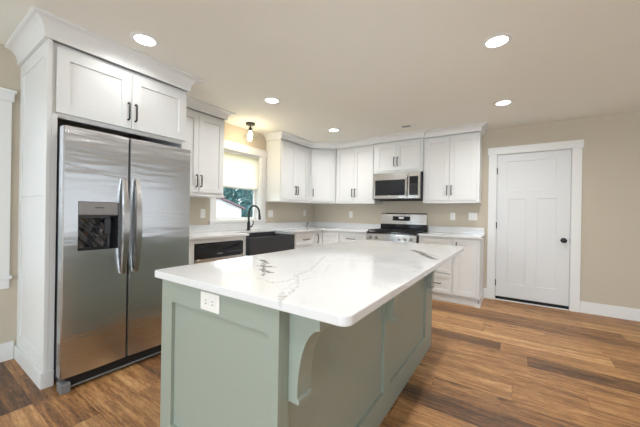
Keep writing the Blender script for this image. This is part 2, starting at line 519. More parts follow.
def window(name, F, W, sash_c, cas=0.095, head=0.11, stool=0.03, apron=0.06, double=True, pane='glass'):
    a0, a1, b0, b1 = W
    r = sroot(name, F.p((a0 + a1) / 2, b0, 0))
    MB().fbox(F, a0 - cas, a0, b0, b1, 0.0005, 0.018).build('casing', 'trim', r, 0.002)
    MB().fbox(F, a1, a1 + cas, b0, b1, 0.0005, 0.018).build('casing', 'trim', r, 0.002)
    MB().fbox(F, a0 - cas - 0.012, a1 + cas + 0.012, b1, b1 + head, 0.0005, 0.026).fbox(F, a0 - cas - 0.022, a1 + cas + 0.022, b1 + head - 0.02, b1 + head, 0.026, 0.036).build('casing_head', 'trim', r, 0.002)
    MB().fbox(F, a0 - cas - 0.012, a1 + cas + 0.012, b0 - stool, b0 + 0.004, sash_c - 0.04, 0.034).build('stool', 'trim', r, 0.003)
    MB().fbox(F, a0 - cas, a1 + cas, b0 - stool - apron, b0 - stool, 0.0005, 0.016).build('apron', 'trim', r, 0.002)
    m = MB()
    for q0, q1, s0, s1 in ((a0, a0 + 0.012, b0, b1), (a1 - 0.012, a1, b0, b1), (a0 + 0.012, a1 - 0.012, b1 - 0.012, b1)):
        m.fbox(F, q0, q1, s0, s1, sash_c - 0.05, 0.0)
    m.build('jamb', 'trim', r)
    def sash(nm, y0, y1, c):
        x0, x1, sw = a0 + 0.012, a1 - 0.012, 0.045
        m = MB()
        m.fbox(F, x0, x0 + sw, y0, y1, c - 0.03, c).fbox(F, x1 - sw, x1, y0, y1, c - 0.03, c)
        m.fbox(F, x0 + sw, x1 - sw, y0, y0 + 0.035, c - 0.03, c).fbox(F, x0 + sw, x1 - sw, y1 - 0.035, y1, c - 0.03, c)
        s = m.build(nm, 'trim', r, 0.002)
        MB().fbox(F, x0 + sw, x1 - sw, y0 + 0.035, y1 - 0.035, c - 0.018, c - 0.013).build('pane', pane, s)
    if double:
        mid = (b0 + b1) / 2 - 0.01
        sash('upper_sash', mid - 0.018, b1 - 0.012, sash_c - 0.035)
        sash('lower_sash', b0 + 0.0045, mid + 0.018, sash_c)
    else:
        n = max(1, round((a1 - a0) / 1.0)); st = (a1 - a0) / n
        for i in range(n):
            x0, x1 = a0 + i * st, a0 + (i + 1) * st
            m = MB(); m.fbox(F, x0, x0 + .05, b0, b1 - .012, sash_c - .03, sash_c).fbox(F, x1 - .05, x1, b0, b1 - .012, sash_c - .03, sash_c)
            m.fbox(F, x0 + .05, x1 - .05, b0, b0 + .05, sash_c - .03, sash_c).fbox(F, x0 + .05, x1 - .05, b1 - .062, b1 - .012, sash_c - .03, sash_c)
            s = m.build('sash', 'trim', r)
            MB().fbox(F, x0 + .05, x1 - .05, b0 + .05, b1 - .062, sash_c - .018, sash_c - .013).build('pane', pane, s)
    return r
window('window_1', FL(XL), W1, -0.085, 0.094, 0.112, 0.03, 0.038)
window('window_2', FL(XLF), W2, -0.12, 0.1, 0.09, 0.02, 0.075, pane='dimmed')
window('window_3', Frame((XR, 0, 0), (0, 1, 0), (-1, 0, 0)), W3, -0.05, double=False, pane='dimmed')
window('window_4', Frame((0, YR, 0), (1, 0, 0), (0, 1, 0)), W4, -0.05, double=False)

# shade in the sink window
t_ = thing('window_shade', 'cream fabric shade drawn down over the upper half of the sink window', 'shade', (XL - 0.05, 2.905, 2.03))
F = FL(XL - 0.05); m = MB()
n = 14
pts = [(1.55 + (2.035 - 1.55) * k / n, 0.0 if k % 2 else 0.004) for k in range(n + 1)]
for k in range(n):
    (z0, c0), (z1, c1) = pts[k], pts[k + 1]
    m.add([F.p(2.5, z0, c0), F.p(3.31, z0, c0), F.p(3.31, z1, c1), F.p(2.5, z1, c1)], [(0, 1, 2, 3)])
m.build('fabric', 'shade', t_)
MB().fbox(F, 2.5, 3.31, 1.535, 1.552, -0.006, 0.008).build('bottom_rail', 'trim', t_, 0.002)
MB().fbox(F, 2.496, 3.314, 2.026, 2.047, -0.015, 0.02).build('head_rail', 'trim', t_, 0.002)

# entry door in the back wall
F = FB(YB); r = sroot('door_1', ((DX0 + DX1) / 2, YB, 0))
leaf = MB().slab(F, DX0 + 0.006, DX1 - 0.006, 0.05, 2.047, -0.052, -0.012,
                 [(-0.092, 0.437, 1.548, 1.943), (-0.08, 0.122, 0.243, 1.42), (0.245, 0.447, 0.243, 1.42)], 0.009).build('door_leaf', 'door', r, 0.003)
MB().fbox(F, DX0 - 0.1, DX0, 0, DZ, 0.0005, 0.018).build('casing', 'trim', r, 0.002)
MB().fbox(F, DX1, DX1 + 0.095, 0, DZ, 0.0005, 0.018).build('casing', 'trim', r, 0.002)
MB().fbox(F, DX0 - 0.112, DX1 + 0.107, DZ, DZ + 0.098, 0.0005, 0.024).build('casing_head', 'trim', r, 0.002)
MB().fbox(F, DX0, DX0 + 0.004, 0, DZ, -0.14, 0.0).fbox(F, DX1 - 0.004, DX1, 0, DZ, -0.14, 0.0).fbox(F, DX0, DX1, DZ - 0.004, DZ, -0.14, 0).fbox(F, DX0 + 0.004, DX0 + 0.024, 0.0125, DZ - 0.004, -0.07, -0.0535).fbox(F, DX1 - 0.024, DX1 - 0.004, 0.0125, DZ - 0.004, -0.07, -0.0535).fbox(F, DX0 + 0.024, DX1 - 0.024, DZ - 0.03, DZ - 0.004, -0.07, -0.0535).build('jamb', 'trim', r)
MB().fbox(F, DX0 + 0.006, DX1 - 0.006, 0.012, 0.0498, -0.05, -0.010).build('door_sweep', 'rubber', r)
MB().fbox(F, DX0, DX1, 0.0005, 0.0118, -0.1, 0.012).build('threshold', 'trim', r, 0.002)
for zz in (1.82, 1.05, 0.24):
    MB().tube([F.p(DX0 + 0.002, zz - 0.045, -0.006), F.p(DX0 + 0.002, zz + 0.045, -0.006)], 0.009, 10).build('hinge', 'black', r)
MB().lathe(F.p(0.522, 0.884, -0.012), F.n, [(0.032, 0), (0.033, 0.006), (0.012, 0.009), (0.011, 0.03), (0.022, 0.036), (0.03, 0.047), (0.03, 0.056), (0.02, 0.064), (0.0, 0.066)]).build('door_knob', 'black', r)
MB().fbox(F, DX1 - 0.006, DX1 - 0.001, 0.85, 0.91, -0.02, -0.004).build('strike_plate', 'black', r)

# ------------------------------------------------------------------ island
IX0, IX1, IY0, IY1 = -1.345, -0.353, 0.662, 2.775
BX0, BX1, BY0, BY1, BZ = -1.31, -0.612, 0.69, 2.755, 0.884
isl = thing('kitchen_island', 'sage green kitchen island with panelled sides in the middle of the plank floor', 'island', ((BX0 + BX1) / 2, (BY0 + BY1) / 2, 0))
MB().box(BX0 + 0.02, BX1 - 0.022, BY0 + 0.02, BY1 - 0.02, 0.0, BZ).build('body', 'sage', isl)
F = FB(BY0 + 0.02)
MB().slab(F, BX0, BX1, 0.0, BZ, 0.0, 0.02, [(BX0 + 0.082, BX1 - 0.05, 0.252, 0.787)], 0.016).build('end_panel', 'sage', isl, 0.0015)
F = FL(BX1 - 0.022)
ST = [(0.745, 1.60), (1.71, 2.53)]
MB().slab(F, BY0 + 0.0205, BY1, 0.0, BZ, 0.0, 0.022, [(q0, q1, 0.15, 0.84) for q0, q1 in ST], 0.017).build('seating_side_panel', 'sage', isl, 0.0015)
MB().fbox(FB(BY1 - 0.02), BX0 + 0.02, BX1 - 0.023, 0.0, BZ, -0.02, -0.0005).build('far_end_panel', 'sage', isl, 0.0015)
F = Frame((BX0 + 0.02, 0, 0), (0, 1, 0), (-1, 0, 0))
for i in range(3):
    a0 = 0.72 + i * 0.675
    d = shaker(F, a0, a0 + 0.665, 0.11, 0.68, 0.0005, isl, 'door', 0.06, 0.02, 'sage')
    pull(F, a0 + 0.6, 0.6, 0.02, 0.13, d)
    d = MB().fbox(F, a0, a0 + 0.665, 0.69, 0.86, 0.0005, 0.02).build('drawer', 'sage', isl, 0.0015)
    pull(F, a0 + 0.33, 0.775, 0.02, 0.13, d, False)
def corbel(y0):
    T, D, top, bot = 0.075, 0.122, BZ, 0.562
    prof = [(0, top), (D, top), (D, top - 0.066)]
    for k in range(1, 13):
        a = k / 12 * R90
        prof.append((D - (D - 0.038) * math.sin(a), top - 0.066 - (0.226) * (1 - math.cos(a))))
    prof += [(0.038, bot + 0.02), (0.046, bot + 0.016), (0.046, bot), (0, bot)]
    m = MB().prism(prof, lambda p: (BX1 + p[0], y0, p[1]), lambda p: (BX1 + p[0], y0 + T, p[1]))
    m.build('corbel', 'sage', isl, 0.0015)
for yy in (0.74, 1.625, 2.555): corbel(yy)

def roundrect(x0, x1, y0, y1, r, n=6):
    out = []
    for cx, cy, a in ((x1 - r, y0 + r, -90), (x1 - r, y1 - r, 0), (x0 + r, y1 - r, 90), (x0 + r, y0 + r, 180)):
        for k in range(n + 1):
            b = math.radians(a + 90 * k / n); out.append((cx + r * math.cos(b), cy + r * math.sin(b)))
    return out
v = lambda *p: [(q[0], q[1], 0.914) for q in p]
def chain(k, st, *p): p = v(*p); return [(p[i], p[i + 1], k, st) for i in range(len(p) - 1)]
segs = (chain(.8, 'dark', (-1.165, 1.165), (-1.068, 1.11)) + chain(.7, 'dark', (-1.06, 1.03), (-0.975, 1.055)) + chain(1.2, 'dark', (-1.12, 1.14), (-1.02, 1.03), (-0.95, 0.965), (-0.88, 0.885))
        + chain(.7, 'dark', (-0.98, 0.97), (-0.90, 0.955)) + chain(1.2, 'grey', (-0.76, 0.82), (-0.738, 0.868), (-0.745, 0.915)) + chain(1.4, 'grey', (-0.95, 0.84), (-0.85, 0.835), (-0.76, 0.82))
        + chain(1.0, 'grey', (-0.642, 0.731), (-0.612, 0.705), (-0.581, 0.66)) + chain(1.5, 'grey', (-0.6, 0.7), (-0.658, 0.855), (-0.765, 0.966), (-0.795, 1.108), (-0.983, 1.528))
        + chain(2.2, 'grey', (-0.66, 0.75), (-0.70, 0.9), (-0.69, 1.06), (-0.80, 1.3)) + chain(1.2, 'grey', (-1.4, 1.3), (-1.25, 1.2), (-1.15, 1.15))
        + chain(.45, 'dark', (-0.63, 2.2), (-0.556, 2.109), (-0.5, 1.997), (-0.405, 1.86)) + chain(.7, 'grey', (-0.56, 2.15), (-0.47, 2.03), (-0.41, 1.96)))
iorg = ((IX0 + IX1) / 2, (IY0 + IY1) / 2, 0.8845)
o = MB().plan(roundrect(IX0, IX1, IY0, IY1, 0.03), 0.8845, 0.9145).build('island_countertop', marble('white_veined_quartz', segs, iorg), None, 0.004, None, iorg, 3)
tag(o, 'large polished white quartz top with dark veins on the green island', 'countertop', 'white quartz countertops')

# outlets and switches -------------------------------------------------------
def outlet(name, label, F, a, b, gangs, kinds, horiz=False, group='white outlet and switch plates', cat='outlet'):
    r = thing(name, label, cat, F.p(a, b, 0), group)
    W, H = (0.114 if horiz else 0.07 + 0.046 * (gangs - 1)), (0.07 if horiz else 0.114)
    MB().fbox(F, a - W / 2, a + W / 2, b - H / 2, b + H / 2, 0.0005, 0.006).build('cover_plate', 'plate', r, 0.002)
    for g in range(gangs):
        ca = a + (g - (gangs - 1) / 2) * 0.046
        if kinds[g] == 's':
            MB().fbox(F, ca - 0.016, ca + 0.016, b - 0.033, b + 0.033, 0.006, 0.009).build('rocker', 'plate', r, 0.001)
        else:
            for s_ in (-1, 1):
                xx, yy = (ca + s_ * 0.02, b) if horiz else (ca, b + s_ * 0.02)
                q = MB().fbox(F, xx - 0.014, xx + 0.014, yy - 0.013, yy + 0.013, 0.006, 0.008).build('socket', 'plate', r, 0.003)
                mm = MB()
                for k in (-1, 1):
                    if horiz: mm.fbox(F, xx - 0.005, xx + 0.005, yy + k * 0.006 - 0.0012, yy + k * 0.006 + 0.0012, 0.008, 0.0084)
                    else: mm.fbox(F, xx + k * 0.006 - 0.0012, xx + k * 0.006 + 0.0012, yy - 0.001, yy + 0.008, 0.008, 0.0084)
                mm.build('slot', 'slot', q)
    return r
outlet('outlet', 'white double socket plate lying sideways on the green end of the island', FB(BY0), -0.958, 0.836, 1, 'o', True)

# ------------------------------------------------------------------ refrigerator and its enclosure
PX = -2.56      # face plane of the enclosure
en = thing('refrigerator_cabinet', 'tall white enclosure with two upper doors around the steel refrigerator', 'cabinet', (-2.97, 1.06, 0))
MB().slab(Frame((0, 0.602, 0), (1, 0, 0), (0, -1, 0)), XLF + 0.0005, PX, 0.0, 2.30, 0.0, 0.025,
          [(XLF + 0.075, PX - 0.085, 0.19, 1.27), (XLF + 0.075, PX - 0.085, 1.35, 2.21)], 0.010).build('side_panel', 'cab', en, 0.002)
MB().box(PX - 0.02, PX, 0.6025, 0.632, 0.0, 1.815).build('filler', 'cab', en, 0.001)
MB().box(XL + 0.001, PX - 0.02, 1.516, 1.558, 0.0, 2.30).build('side_panel', 'cab', en, 0.002)
MB().box(XLF + 0.001, PX - 0.02, 0.6025, 1.5155, 1.95, 2.30).box(PX - 0.04, PX - 0.02, 0.6025, 1.5155, 1.80, 1.95).build('upper_box', 'cab', en, 0.001)
F = FL(PX - 0.02)
for i, (a0, a1) in enumerate(((0.625, 1.082), (1.086, 1.548))):
    d = shaker(F, a0, a1, 1.832, 2.268, 0.0005, en, 'door', 0.07)
    pull(F, 1.084 + (-0.026, 0.026)[i], 1.962, 0.0205, 0.13, d)
MB().plan([(XLF + 0.017, 0.562), (PX + 0.016, 0.562), (PX + 0.016, 0.63), (PX + 0.0005, 0.63), (PX + 0.0005, 0.5765), (XLF + 0.017, 0.5765)], 0.0, 0.105).build('plinth', 'cab', en, 0.003)
crown([(XLF, 0.577), (PX, 0.577), (PX, 1.558), (XL + 0.1, 1.558)], 0, 3, 2.30, ZC - 0.0005, 0.09, 'crown_molding', en)

fr = thing('refrigerator', 'stainless side-by-side refrigerator with a water dispenser in the left door', 'refrigerator', (-2.85, 1.055, 0))
MB().box(-3.22, -2.462, 0.64, 1.475, 0.03, 1.70).build('case', 'case', fr, 0.004)
FXF = -2.369
def curved_door(y0, y1, z0, z1, hole=None):
    """door skin slightly bowed in plan, with an optional dispenser opening"""
    ymid, half = (0.6185 + 1.487) / 2, 0.434
    A = sorted({y0, y0 + 0.006, y1 - 0.006, y1} | {y0 + (y1 - y0) * k / 10 for k in range(1, 10)} | set(hole[:2] if hole else ()))
    B = sorted({z0, z1} | set(hole[2:] if hole else ()))
    def xs(yy):
        b = 0.008 * (1 - ((yy - (y0 + y1) / 2) / ((y1 - y0) / 2)) ** 2)
        e = 0.012 if min(abs(yy - y0), abs(yy - y1)) < 1e-6 else 0.0
        return FXF - 0.008 + b - e
    m = MB(); XBK = -2.456
    for i in range(len(A) - 1):
        for j in range(len(B) - 1):
            ca, cb = (A[i] + A[i + 1]) / 2, (B[j] + B[j + 1]) / 2
            if hole and hole[0] < ca < hole[1] and hole[2] < cb < hole[3]: continue
            m.add([(xs(A[i]), A[i], B[j]), (xs(A[i + 1]), A[i + 1], B[j]), (xs(A[i + 1]), A[i + 1], B[j + 1]), (xs(A[i]), A[i], B[j + 1])], [(0, 1, 2, 3)], True)
        for zz in (z0, z1):
            m.add([(xs(A[i]), A[i], zz), (xs(A[i + 1]), A[i + 1], zz), (XBK, A[i + 1], zz), (XBK, A[i], zz)], [(0, 1, 2, 3)])
    for yy in (y0, y1):
        for j in range(len(B) - 1):
            m.add([(xs(yy), yy, B[j]), (xs(yy), yy, B[j + 1]), (XBK, yy, B[j + 1]), (XBK, yy, B[j])], [(0, 1, 2, 3)])
    m.add([(XBK, y0, z0), (XBK, y1, z0), (XBK, y1, z1), (XBK, y0, z1)], [(0, 1, 2, 3)])
    if hole:
        h0, h1, g0, g1 = hole
        m.add([(xs(h0), h0, g0), (xs(h0), h0, g1), (-2.45, h0, g1), (-2.45, h0, g0)], [(0, 1, 2, 3)])
        m.add([(xs(h1), h1, g0), (xs(h1), h1, g1), (-2.45, h1, g1), (-2.45, h1, g0)], [(0, 1, 2, 3)])
        m.add([(xs(h0), h0, g0), (xs(h1), h1, g0), (-2.45, h1, g0), (-2.45, h0, g0)], [(0, 1, 2, 3)])
        m.add([(xs(h0), h0, g1), (xs(h1), h1, g1), (-2.45, h1, g1), (-2.45, h0, g1)], [(0, 1, 2, 3)])
    return m
HOLE = (0.695, 0.929, 0.906, 1.234)
d1 = curved_door(0.6185, 0.9955, 0.095, 1.714, HOLE).build('freezer_door', 'steel', fr)
d2 = curved_door(1.0025, 1.487, 0.095, 1.714).build('fresh_food_door', 'steel', fr)
MB().box(-2.445, -2.366, 0.699, 0.925, 1.142, 1.231).build('dispenser_panel', 'dgrey', d1, 0.004)
MB().box(-2.367, -2.3655, 0.785, 0.838, 1.19, 1.197).build('badge', 'slot', d1)
m = MB(); h0, h1, g0, g1 = 0.6955, 0.9285, 0.9065, 1.141
xb, xf = -2.449, -2.377
m.box(xb, xb + 0.006, h0, h1, g0, g1).box(xb, xf, h0, h0 + 0.005, g0, g1).box(xb, xf, h1 - 0.005, h1, g0, g1).box(xb, xf, h0, h1, g1 - 0.005, g1).box(xb, xf + 0.008, h0, h1, g0, g0 + 0.008)
m.build('dispenser_niche', 'gloss', d1)
# protective film still hanging in the niche
m = MB(); nn = 18
gr = [[(-2.437 + 0.010 * math.sin(i * 0.7 + j * .35) * math.cos(j * 0.55 + i * .2) + 0.012 * (1 - j / nn), 0.705 + 0.17 * i / nn, 0.922 + 0.2 * j / nn) for j in range(nn + 1)] for i in range(nn + 1)]
for i in range(nn):
    for j in range(nn):
        m.add([gr[i][j], gr[i + 1][j], gr[i + 1][j + 1], gr[i][j + 1]], [(0, 1, 2, 3)], True)
m.build('protective_film', 'film', d1)
MB().box(-2.436, -2.42, 0.86, 0.9, 1.0, 1.12).build('dispenser_paddle', 'gloss', d1, 0.003)
def fhandle(yc, door):
    m = MB(); n = 16; vs = []
    prof = [(-0.016, -0.014), (0.016, -0.014), (0.021, -0.004), (0.015, 0.010), (-0.015, 0.010), (-0.021, -0.004)]
    for k in range(n + 1):
        t = k / n; zz = 0.722 + 0.688 * t
        bow = 0.018 + 0.042 * math.sin(math.pi * t)
        w_ = 0.8 + 0.45 * math.sin(math.pi * t)
        vs += [(FXF - 0.006 + bow + b, yc + a * w_, zz) for a, b in prof]
    q = len(prof)
    m.add(vs, [(i * q + j, i * q + (j + 1) % q, (i + 1) * q + (j + 1) % q, (i + 1) * q + j) for i in range(n) for j in range(q)], True)
    m.f.append(list(range(q))); m.f.append([n * q + j for j in reversed(range(q))])
    for zz in (0.735, 1.38): m.box(FXF - 0.010, FXF + 0.016, yc - 0.009, yc + 0.009, zz, zz + 0.022)
    m.build('handle', 'steelh', door)
fhandle(0.958, d1); fhandle(1.043, d2)
MB().box(-2.456, -2.392, 0.655, 1.47, 0.018, 0.09).build('base_grille', 'rubber', fr, 0.003)
MB().box(-2.3918, -2.386, 0.672, 1.47, 0.02, 0.032).build('grille_trim', 'grey', fr, 0.002)
for yy in (0.62, 1.43):
    MB().box(-2.455, -2.368, yy, yy + 0.05, 0.0, 0.062).build('foot_cover', 'grey', fr, 0.005)
for yy in (0.64, 1.41):
    MB().box(-2.47, -2.40, yy, yy + 0.06, 1.7005, 1.714).build('hinge_cover', 'rubber', fr, 0.004)

# ------------------------------------------------------------------ wall cabinets
UZ0, UZ1 = 1.38, 2.335
ULX, UBY = -3.065, 4.513          # carcass faces (doors add 2 cm)
def pull_pair(F, seam, b, ds, off=0.028):
    pull(F, seam - off, b, 0.0205, 0.13, ds[0]); pull(F, seam + off, b, 0.0205, 0.13, ds[1])
# left of the window
wc = thing('wall_cabinet', 'white wall cabinet left of the sink window beside the refrigerator', 'cabinet', (-3.22, 1.96, UZ0), 'white wall cabinets')
MB().box(XL + 0.001, ULX, 1.559, 2.364, UZ0, UZ1).build('carcass', 'cab', wc, 0.001)
F = FL(ULX); sm_ = 2.0
dd = [shaker(F, 1.66, sm_ - 0.0015, UZ0 + 0.018, UZ1 - 0.035, 0.0005, wc), shaker(F, sm_ + 0.0015, 2.345, UZ0 + 0.018, UZ1 - 0.035, 0.0005, wc)]
pull_pair(F, sm_, 1.53, dd)
MB().box(XL + 0.001, ULX + 0.018, 1.559, 2.37, UZ0 - 0.022, UZ0 - 0.0005).build('light_rail', 'cab', wc, 0.002)
CR = 0.085
crown([(PX + .0, 1.6), (ULX + 0.02, 1.6), (ULX + 0.02, 2.364), (XL, 2.364)][1:], 0, 2, UZ1, ZC - 0.0005, CR, 'crown_molding', wc)

# the run right of the window: 2 doors, diagonal corner, 2 doors, over-microwave, 2 doors
LFX, BFY = ULX + 0.02, UBY - 0.02
path = [(XL, 3.425), (LFX, 3.425), (LFX, 4.19), (-2.69, BFY), (-1.937, BFY), (-1.937, 4.452), (-1.162, 4.452), (-1.162, BFY), (-0.41, BFY), (-0.41, YB)]
wb = thing('wall_cabinet', 'white two-door wall cabinet on the left wall, right of the sink window', 'cabinet', (-3.22, 3.82, UZ0), 'white wall cabinets')
MB().box(XL + 0.001, ULX, 3.425, 4.195, UZ0, UZ1).build('carcass', 'cab', wb, 0.001)
F = FL(ULX); sm_ = 3.805
dd = [shaker(F, 3.447, sm_ - 0.0015, UZ0 + 0.018, UZ1 - 0.035, 0.0005, wb), shaker(F, sm_ + 0.0015, 4.135, UZ0 + 0.018, UZ1 - 0.035, 0.0005, wb)]
pull_pair(F, sm_, 1.55, dd)
MB().box(XL + 0.001, LFX - 0.002, 3.422, 4.19, UZ0 - 0.022, UZ0 - 0.0005).build('light_rail', 'cab', wb, 0.002)
crown(path, 0, 2, UZ1, ZC - 0.0005, CR, 'crown_molding', wb)

wd = thing('corner_wall_cabinet', 'white single-door diagonal wall cabinet set across the kitchen corner', 'cabinet', (-3.05, 4.5, UZ0), 'white wall cabinets')
du = Vector((-2.69 - LFX, BFY - 4.19, 0)); dl = du.length; du.normalize(); dn = Vector((du.y, -du.x, 0))
P0 = Vector((LFX, 4.19, 0)) - dn * 0.02
Pa, Pb = P0, P0 + du * dl
MB().plan([(XL + 0.001, 4.1955), (ULX - 0.001, 4.1955), (Pa.x, Pa.y + 0.012), (Pb.x - 0.0005, Pb.y), (Pb.x - 0.0005, YB - 0.001), (XL + 0.001, YB - 0.001)], UZ0 - 0.02, UZ1).build('carcass', 'cab', wd, 0.001)
F = Frame(P0, du, dn)
d = shaker(F, 0.028, dl - 0.03, UZ0 + 0.018, UZ1 - 0.035, 0.0005, wd)
pull(F, 0.062, 1.545, 0.0205, 0.13, d)
crown(path, 2, 3, UZ1, ZC - 0.0005, CR, 'crown_molding', wd)

we = thing('wall_cabinet', 'white two-door wall cabinet between the diagonal corner and the microwave', 'cabinet', (-2.31, 4.66, UZ0), 'white wall cabinets')
MB().box(-2.688, -1.938, UBY, YB - 0.001, UZ0, UZ1).build('carcass', 'cab', we, 0.001)
F = FB(UBY); sm_ = -2.322
dd = [shaker(F, -2.668, sm_ - 0.0015, UZ0 + 0.018, UZ1 - 0.035, 0.0005, we), shaker(F, sm_ + 0.0015, -1.968, UZ0 + 0.018, UZ1 - 0.035, 0.0005, we)]
pull_pair(F, sm_, 1.54, dd)
MB().box(-2.688, -1.94, BFY + 0.002, YB - 0.001, UZ0 - 0.022, UZ0 - 0.0005).build('light_rail', 'cab', we, 0.002)
crown(path, 3, 4, UZ1, ZC - 0.0005, CR, 'crown_molding', we)

wm = thing('wall_cabinet', 'short white two-door cabinet directly over the microwave', 'cabinet', (-1.55, 4.64, 1.85), 'white wall cabinets')
MB().box(-1.9375, -1.1625, 4.472, YB - 0.001, 1.838, UZ1).build('carcass', 'cab', wm, 0.001)
F = FB(4.472); sm_ = -1.567
dd = [shaker(F, -1.90, sm_ - 0.0015, 1.874, UZ1 - 0.035, 0.0005, wm), shaker(F, sm_ + 0.0015, -1.195, 1.874, UZ1 - 0.035, 0.0005, wm)]
pull_pair(F, sm_, 2.01, dd)
crown(path, 4, 7, UZ1, ZC - 0.0005, CR, 'crown_molding', wm)

wr = thing('wall_cabinet', 'white two-door wall cabinet right of the microwave, nearest the entry door', 'cabinet', (-0.776, 4.66, UZ0), 'white wall cabinets')
MB().box(-1.162, -0.41, UBY, YB - 0.001, UZ0, UZ1).build('carcass', 'cab', wr, 0.001)
F = FB(UBY); sm_ = -0.79
dd = [shaker(F, -1.138, sm_ - 0.0015, UZ0 + 0.018, UZ1 - 0.035, 0.0005, wr), shaker(F, sm_ + 0.0015, -0.444, UZ0 + 0.018, UZ1 - 0.035, 0.0005, wr)]
pull_pair(F, sm_, 1.54, dd)
MB().box(-1.16, -0.406, BFY + 0.002, YB - 0.001, UZ0 - 0.022, UZ0 - 0.0005).build('light_rail', 'cab', wr, 0.002)
crown(path, 7, 9, UZ1, ZC - 0.0005, CR, 'crown_molding', wr)

# ------------------------------------------------------------------ microwave
mw = thing('microwave', 'stainless over-the-range microwave with a black window under the short cabinet', 'microwave', (-1.55, 4.62, 1.42))
X0, X1, Z0, Z1, FY = -1.918, -1.176, 1.415, 1.836, 4.425
MB().box(X0, X1, FY, YB - 0.001, Z0, Z1).build('case', 'case', mw, 0.003)
F = FB(FY)
dr = MB().slab(F, X0, -1.352, Z0 + 0.012, Z1 - 0.004, 0.0005, 0.028, [(X0 + 0.03, -1.40, Z0 + 0.062, Z1 - 0.115)], 0.004).build('door', 'steel2', mw, 0.003)
MB().fbox(F, X0 + 0.032, -1.402, Z0 + 0.064, Z1 - 0.117, 0.0245, 0.0262).build('window', 'ovenglass', dr)
MB().fbox(F, X0 + 0.075, -1.45, Z0 + 0.09, Z1 - 0.15, 0.0263, 0.0268).build('window_screen', 'gloss', dr)
MB().tube([F.p(-1.372, Z0 + 0.05, 0.028), F.p(-1.372, Z0 + 0.055, 0.055), F.p(-1.372, Z0 + 0.07, 0.062), F.p(-1.372, Z1 - 0.085, 0.062), F.p(-1.372, Z1 - 0.07, 0.055), F.p(-1.372, Z1 - 0.065, 0.028)], 0.011, 10).build('handle', 'steelh', dr)
cp = MB().slab(F, -1.349, X1, Z0 + 0.012, Z1 - 0.004, 0.0005, 0.028, [(-1.335, -1.205, Z0 + 0.062, Z1 - 0.075)], 0.004).build('control_panel', 'steel2', mw, 0.003)
MB().fbox(F, -1.334, -1.206, Z0 + 0.064, Z1 - 0.077, 0.0245, 0.0262).build('keypad', 'gloss', cp)
for i in range(3):
    for j in range(5):
        MB().fbox(F, -1.318 + i * 0.036, -1.296 + i * 0.036, Z0 + 0.08 + j * 0.034, Z0 + 0.098 + j * 0.034, 0.0263, 0.0267).build('key', 'slot', cp)
MB().box(X0 + 0.01, X1 - 0.01, FY + 0.01, YB - 0.05, Z0 - 0.008, Z0 - 0.0005).build('vent_underside', 'rubber', mw)

# ------------------------------------------------------------------ base cabinets
CZ = 0.884
BLX, BBY = -2.785, 4.233         # carcass faces
def base_box(m, x0, x1, y0, y1, toe):
    m.box(x0, x1, y0, y1, 0.1, CZ - 0.0005); m.box(*toe, 0.0, 0.1); return m
g_ = 'white base cabinets'
# filler and stile round the dishwasher belong to one face frame
ff = thing('base_cabinet', 'narrow white base filler between the refrigerator and the dishwasher', 'cabinet', (-3.07, 1.67, 0), g_)
MB().box(XL + 0.001, BLX + 0.02, 1.559, 1.783, 0.0, CZ - 0.0005).build('carcass', 'cab', ff, 0.002)
MB().box(BLX, BLX + 0.02, 1.7835, 2.4375, 0.838, CZ - 0.0005).build('top_rail', 'cab', ff, 0.001)
sb = thing('sink_cabinet', 'white base cabinet carrying the dark farmhouse sink', 'cabinet', (-3.07, 2.94, 0), g_)
MB().box(XL + 0.001, BLX, 2.438, 2.50, 0.1, CZ - 0.0005).box(XL + 0.001, BLX, 3.395, 3.447, 0.1, CZ - 0.0005).box(XL + 0.001, BLX, 2.50, 3.395, 0.1, 0.636).box(XL + 0.001, BLX - 0.06, 2.438, 3.447, 0, 0.1).build('carcass', 'cab', sb, 0.001)
MB().box(BLX + 0.0005, BLX + 0.02, 2.438, 2.47, 0.1, CZ - 0.0005).build('stile', 'cab', sb, 0.001)
F = FL(BLX)
dd = [shaker(F, 2.475, 2.935, 0.12, 0.63, 0.0005, sb), shaker(F, 2.938, 3.43, 0.12, 0.63, 0.0005, sb)]
pull_pair(F, 2.9365, 0.55, dd)
db = thing('base_cabinet', 'white drawer base cabinet just right of the farmhouse sink', 'cabinet', (-3.07, 3.71, 0), g_)
base_box(MB(), XL + 0.001, BLX, 3.448, 3.978, (XL + 0.001, BLX - 0.06, 3.448, 3.978)).build('carcass', 'cab', db, 0.001)
for b0, b1 in ((0.66, 0.855), (0.39, 0.65), (0.12, 0.38)):
    d = shaker(F, 3.462, 3.967, b0, b1, 0.0005, db, 'drawer', 0.045)
    pull(F, 3.72, (b0 + b1) / 2, 0.0205, 0.15, d, False)
cb = thing('corner_base_cabinet', 'white L-shaped corner base cabinet with a folding door', 'cabinet', (-2.9, 4.4, 0), g_)
MB().plan([(XL + 0.001, 3.979), (BLX, 3.979), (BLX, BBY), (-2.437, BBY), (-2.437, YB - 0.001), (XL + 0.001, YB - 0.001)], 0.1, CZ - 0.0005).plan([(XL + 0.001, 3.979), (BLX - 0.06, 3.979), (BLX - 0.06, BBY + 0.06), (-2.437, BBY + 0.06), (-2.437, YB - 0.001), (XL + 0.001, YB - 0.001)], 0.0, 0.1).build('carcass', 'cab', cb, 0.001)
d = shaker(F, 3.99, 4.205, 0.12, 0.855, 0.0005, cb, 'door', 0.05)
pull(F, 4.045, 0.755, 0.0205, 0.13, d)
FBb = FB(BBY)
shaker(FBb, BLX + 0.03, -2.45, 0.12, 0.855, 0.0005, cb, 'door', 0.05)
dc = thing('base_cabinet', 'white drawer base cabinet between the corner and the range', 'cabinet', (-2.18, 4.52, 0), g_)
